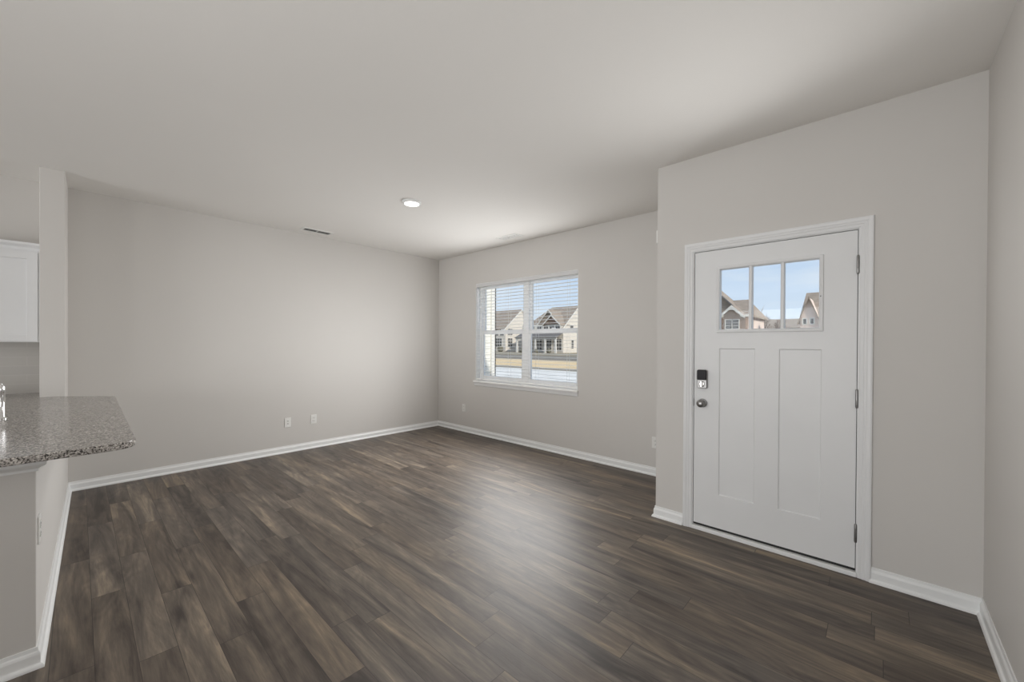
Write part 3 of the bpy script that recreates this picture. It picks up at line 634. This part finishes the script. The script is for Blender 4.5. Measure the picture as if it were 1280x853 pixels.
def gable(parent, xc, half, z0, z1, y0, yb, shake, roof, name='dormer', board=.22):
    """front-facing gable: triangular shake wall, two roof planes, white rakes"""
    bm = BM(); prism(bm, [(xc - half, z0), (xc + half, z0), (xc, z1)], y0, yb, 'y'); d = obj(name, bm, shake, parent)
    bm = BM(); oh = .35; zl = z0 - oh * (z1 - z0) / half
    slab(bm, [(xc - half - oh, y0 - .3, zl + .15), (xc, y0 - .3, z1 + .15), (xc, yb, z1 + .15), (xc - half - oh, yb, zl + .15)], .12); slab(bm, [(xc, y0 - .3, z1 + .15), (xc + half + oh, y0 - .3, zl + .15), (xc + half + oh, yb, zl + .15), (xc, yb, z1 + .15)], .12)
    obj('dormer_roof', bm, roof, d)
    bm = BM()
    for s in (-1, 1): prism(bm, [(xc, z1 + .14), (xc + s * (half + oh), zl + .14), (xc + s * (half + oh), zl + .14 - board), (xc, z1 + .14 - board * 1.2)], y0 - .40, y0 - .28, 'y')
    obj('dormer_rake', bm, M_WTRIM, d); return d
gable(hB, -44.55, 1.75, 5.15, 6.75, 59.3, 63.0, M_SHAKE, M_ROOF)
gable(hB, -45.9, 2.5, 5.2, 7.8, 60.2, 64.2, M_ROOF, M_ROOF, 'gable_roof')
b = BM(); box(b, -52.0, -42.6, 59.55, 60.0, 3.75, 5.1); obj('upper_wall', b, M_WTRIM, hB)
for x0 in (-51.6, -49.9, -48.2, -46.6, -45.2, -43.9): house_window(hB, 'x', x0, x0 + 1.0, 3.95, 4.85, 59.55, 2, 1)
b = BM(); slab(b, [(-52.3, 57.6, 2.72), (-42.3, 57.6, 2.72), (-42.3, 59.6, 3.55), (-52.3, 59.6, 3.55)], .18); obj('porch_roof', b, M_PORCH, hB)
b = BM(); box(b, -52.2, -42.4, 57.75, 57.95, 2.30, 2.58); obj('porch_beam', b, M_WTRIM, hB)
for xc in (-51.9, -49.6, -47.3, -45.0, -42.65):
    b = BM(); prism(b, [(xc - .2, 57.72), (xc + .2, 57.72), (xc + .2, 58.0), (xc - .2, 58.0)], G0, .8); prism(b, [(xc - .14, 57.74), (xc + .14, 57.74), (xc + .14, 57.98), (xc - .14, 57.98)], .8, 2.32); obj('porch_column', b, M_WTRIM, hB)
for x0 in (-51.5, -49.2, -46.9, -44.6): house_window(hB, 'x', x0, x0 + 1.75, .35, 2.35, by0, 3, 3)
house_window(hB, 'y', 62.2, 63.2, 4.4, 5.0, bx1, 1, 1, 1); house_window(hB, 'y', 62.6, 63.3, .6, 2.2, bx1, 1, 3, 1)

# ---- houses seen through the door panes
hC = thing('house', 'brown gabled house seen in the left pane of the door', 'house', (-15, 64, G0))
b = BM(); box(b, -19.5, -12.75, 60.2, 69.8, G0, 5.25); obj('walls', b, M_SIDING2, hC)
b = BM(); slab(b, [(-19.8, 59.9, 5.35), (-12.3, 59.9, 5.35), (-13.8, 65, 7.95), (-18.5, 65, 7.95)], .2); slab(b, [(-18.5, 65, 7.95), (-13.8, 65, 7.95), (-12.3, 70.2, 5.35), (-19.8, 70.2, 5.35)], .2); slab(b, [(-12.3, 59.9, 5.35), (-12.3, 70.2, 5.35), (-13.8, 65, 7.95)], .2); obj('roof', b, M_ROOF, hC)
b = BM(); box(b, -15.75, -12.85, 59.0, 60.3, G0, 5.40); obj('bay_wall', b, M_SHAKE, hC)
gable(hC, -14.45, 1.25, 5.40, 6.55, 58.9, 62.5, M_SHAKE, M_ROOF, board=.34)
b = BM(); prism(b, [(-14.95, 6.05), (-13.95, 6.05), (-14.45, 6.6)], 58.55, 58.88, 'y'); obj('gable_peak', b, M_WTRIM, hC)
for x0, x1 in ((-16.2, -15.5), (-13.45, -12.5)):
    b = BM(); box(b, x0, x1, 58.75, 59.4, 5.12, 5.40); obj('eave_return', b, M_WTRIM, hC)
house_window(hC, 'x', -15.2, -14.5, 3.6, 4.75, 59.0, 1, 3); house_window(hC, 'x', -14.35, -13.65, 3.6, 4.75, 59.0, 1, 3)
b = BM(); prism(b, [(-22.2, 5.3), (-13.9, 5.95), (-18.05, 10.1)], 60.4, 66.0, 'y'); obj('side_gable', b, M_ROOF, hC)
b = BM(); prism(b, [(-18.05, 10.3), (-13.75, 5.95), (-13.75, 5.7), (-18.05, 10.0)], 60.1, 60.4, 'y'); obj('side_rake', b, M_PORCH, hC)

hD = thing('house', 'pinkish steep-gabled house seen in the right pane of the door', 'house', (-4, 64, G0))
b = BM(); prism(b, [(60.2, G0), (70, G0), (70, 4.3), (64.6, 8.0), (60.2, 4.3)], -7.0, 4.0, 'x'); obj('walls', b, M_SIDING2, hD)
b = BM(); slab(b, [(-7.3, 59.6, 4.2), (4.3, 59.6, 4.2), (4.3, 64.6, 8.28), (-7.05, 64.6, 8.28)], .2); slab(b, [(-7.05, 64.6, 8.28), (4.3, 64.6, 8.28), (4.3, 70.2, 4.2), (-7.3, 70.2, 4.2)], .2); obj('roof', b, M_ROOF, hD)
b = BM(); prism(b, [(-7.05, G0), (-5.2, G0), (-5.2, 4.5), (-6.22, 7.15), (-7.05, 4.5)], 59.2, 63.6, 'y'); obj('front_gable', b, M_SIDING2, hD)
b = BM()
for s, xe, ze in ((-1, -7.3, 4.1), (1, -4.95, 3.95)): prism(b, [(-6.22, 7.30), (xe, ze), (xe, ze - .25), (-6.22, 7.0)], 58.9, 59.2, 'y')
obj('gable_rake', b, M_ROOF, hD)
house_window(hD, 'x', -6.75, -6.45, 4.0, 4.6, 59.2, 1, 1); house_window(hD, 'x', -6.05, -5.75, 4.0, 4.6, 59.2, 1, 1)
hE = thing('house', 'low tan roofed house far off behind the middle pane of the door', 'house', (-12, 90, G0))
b = BM(); box(b, -22, -9.0, 90, 98, G0, 4.6); obj('walls', b, M_SIDING2, hE)
b = BM(); slab(b, [(-22.4, 89.5, 4.5), (-8.6, 89.5, 4.5), (-8.9, 94, 6.6), (-22, 94, 6.6)], .2); slab(b, [(-22, 94, 6.6), (-8.9, 94, 6.6), (-8.6, 98.5, 4.5), (-22.4, 98.5, 4.5)], .2); obj('roof', b, M_ROOF, hE)
b = BM(); prism(b, [(90.0, 4.4), (98, 4.4), (94, 6.5)], -22, -9.0, 'x'); obj('gable_wall', b, M_SIDING2, hE)
hF = thing('house', 'low tan roofed house beside the pinkish gable in the door pane', 'house', (-10, 78, G0))
b = BM(); box(b, -10.4, -4, 78, 86, G0, 4.4); obj('walls', b, M_SIDING2, hF)
b = BM(); slab(b, [(-10.8, 77.6, 4.3), (-3.6, 77.6, 4.3), (-3.6, 82, 5.75), (-10.0, 82, 5.75)], .2); slab(b, [(-10.0, 82, 5.75), (-3.6, 82, 5.75), (-3.6, 86.4, 4.3), (-10.8, 86.4, 4.3)], .2); obj('roof', b, M_ROOF, hF)

# ---- bare winter trees between the far houses
def bare_tree(label, x, y, h, spread, seed, dense):
    rnd = random.Random(seed)
    t = thing('bare_tree', label, 'tree', (x, y, G0), 'bare winter trees seen through the door')
    b = BM(); tube(b, [(x, y, G0 - .2), (x + .1, y, G0 + h * .3), (x - .05, y, G0 + h * .62)], [.22, .17, .10], 8); obj('trunk', b, M_BARK, t, smooth=True)
    b = BM()
    def grow(p, d, L, r, lev):
        q = p + d * L; mid_ = p + d * L * .5 + Vector((rnd.uniform(-1, 1), rnd.uniform(-1, 1), rnd.uniform(0, 1))) * L * .08
        tube(b, [p, mid_, q], [r, r * .8, r * .55], 4)
        if lev == 0: return
        for _ in range(dense):
            dd = (d + Vector((rnd.uniform(-1, 1), rnd.uniform(-1, 1), rnd.uniform(-.2, .9))) * .75).normalized()
            grow(p + d * L * rnd.uniform(.45, 1), dd, L * rnd.uniform(.5, .75), r * .55, lev - 1)
    for k in range(6):
        a = 2 * math.pi * k / 6 + rnd.uniform(-.4, .4)
        grow(Vector((x, y, G0 + h * (.35 + .05 * k))), Vector((math.cos(a) * spread, math.sin(a) * spread, 1)).normalized(), h * .3, .07, 3)
    obj('branches', b, M_TWIG, t)
bare_tree('tall thin bare tree at the left of the middle door pane', -15.3, 81, 7.6, .2, 3, 2)
bare_tree('dense brown bare tree in the middle door pane', -13.8, 76.5, 5.5, .42, 5, 4)
bare_tree('dense brown bare tree at the right of the middle door pane', -11.45, 74, 5.0, .34, 9, 4)
# ---- shrubs in front of the house seen in the window
def shrub(label, x, y, s, seed):
    rnd = random.Random(seed); b = BM()
    bmesh.ops.create_icosphere(b, subdivisions=3, radius=1)
    for v in b.verts:
        k = 1 + rnd.uniform(-.16, .16); v.co = Vector((x + v.co.x * s * k, y + v.co.y * s * k, G0 + s * .9 + v.co.z * s * 1.1 * k))
    tag(obj('shrub', b, M_SHRUB), label, 'shrub', 'shrubs along the far houses')
shrub('dark shrub at the corner of the cream house in the left window half', -57.3, 58.7, .6, 1)
shrub('dark shrub at the left end of the porch in the window', -49.9, 57.0, .42, 2)
shrub('dark shrub in the middle of the porch front in the window', -46.4, 57.0, .36, 3)
shrub('dark shrub at the right end of the porch in the window', -43.5, 57.0, .42, 4)
# repeats of a kind carry one group phrase
for o in C.objects:
    if o.parent is None:
        base = o.name.split('.')[0]
        g = {'power_outlet': 'white wall outlets', 'house': 'houses across the street', 'ceiling_vent': 'white ceiling vents'}.get(base)
        if g: o['group'] = g
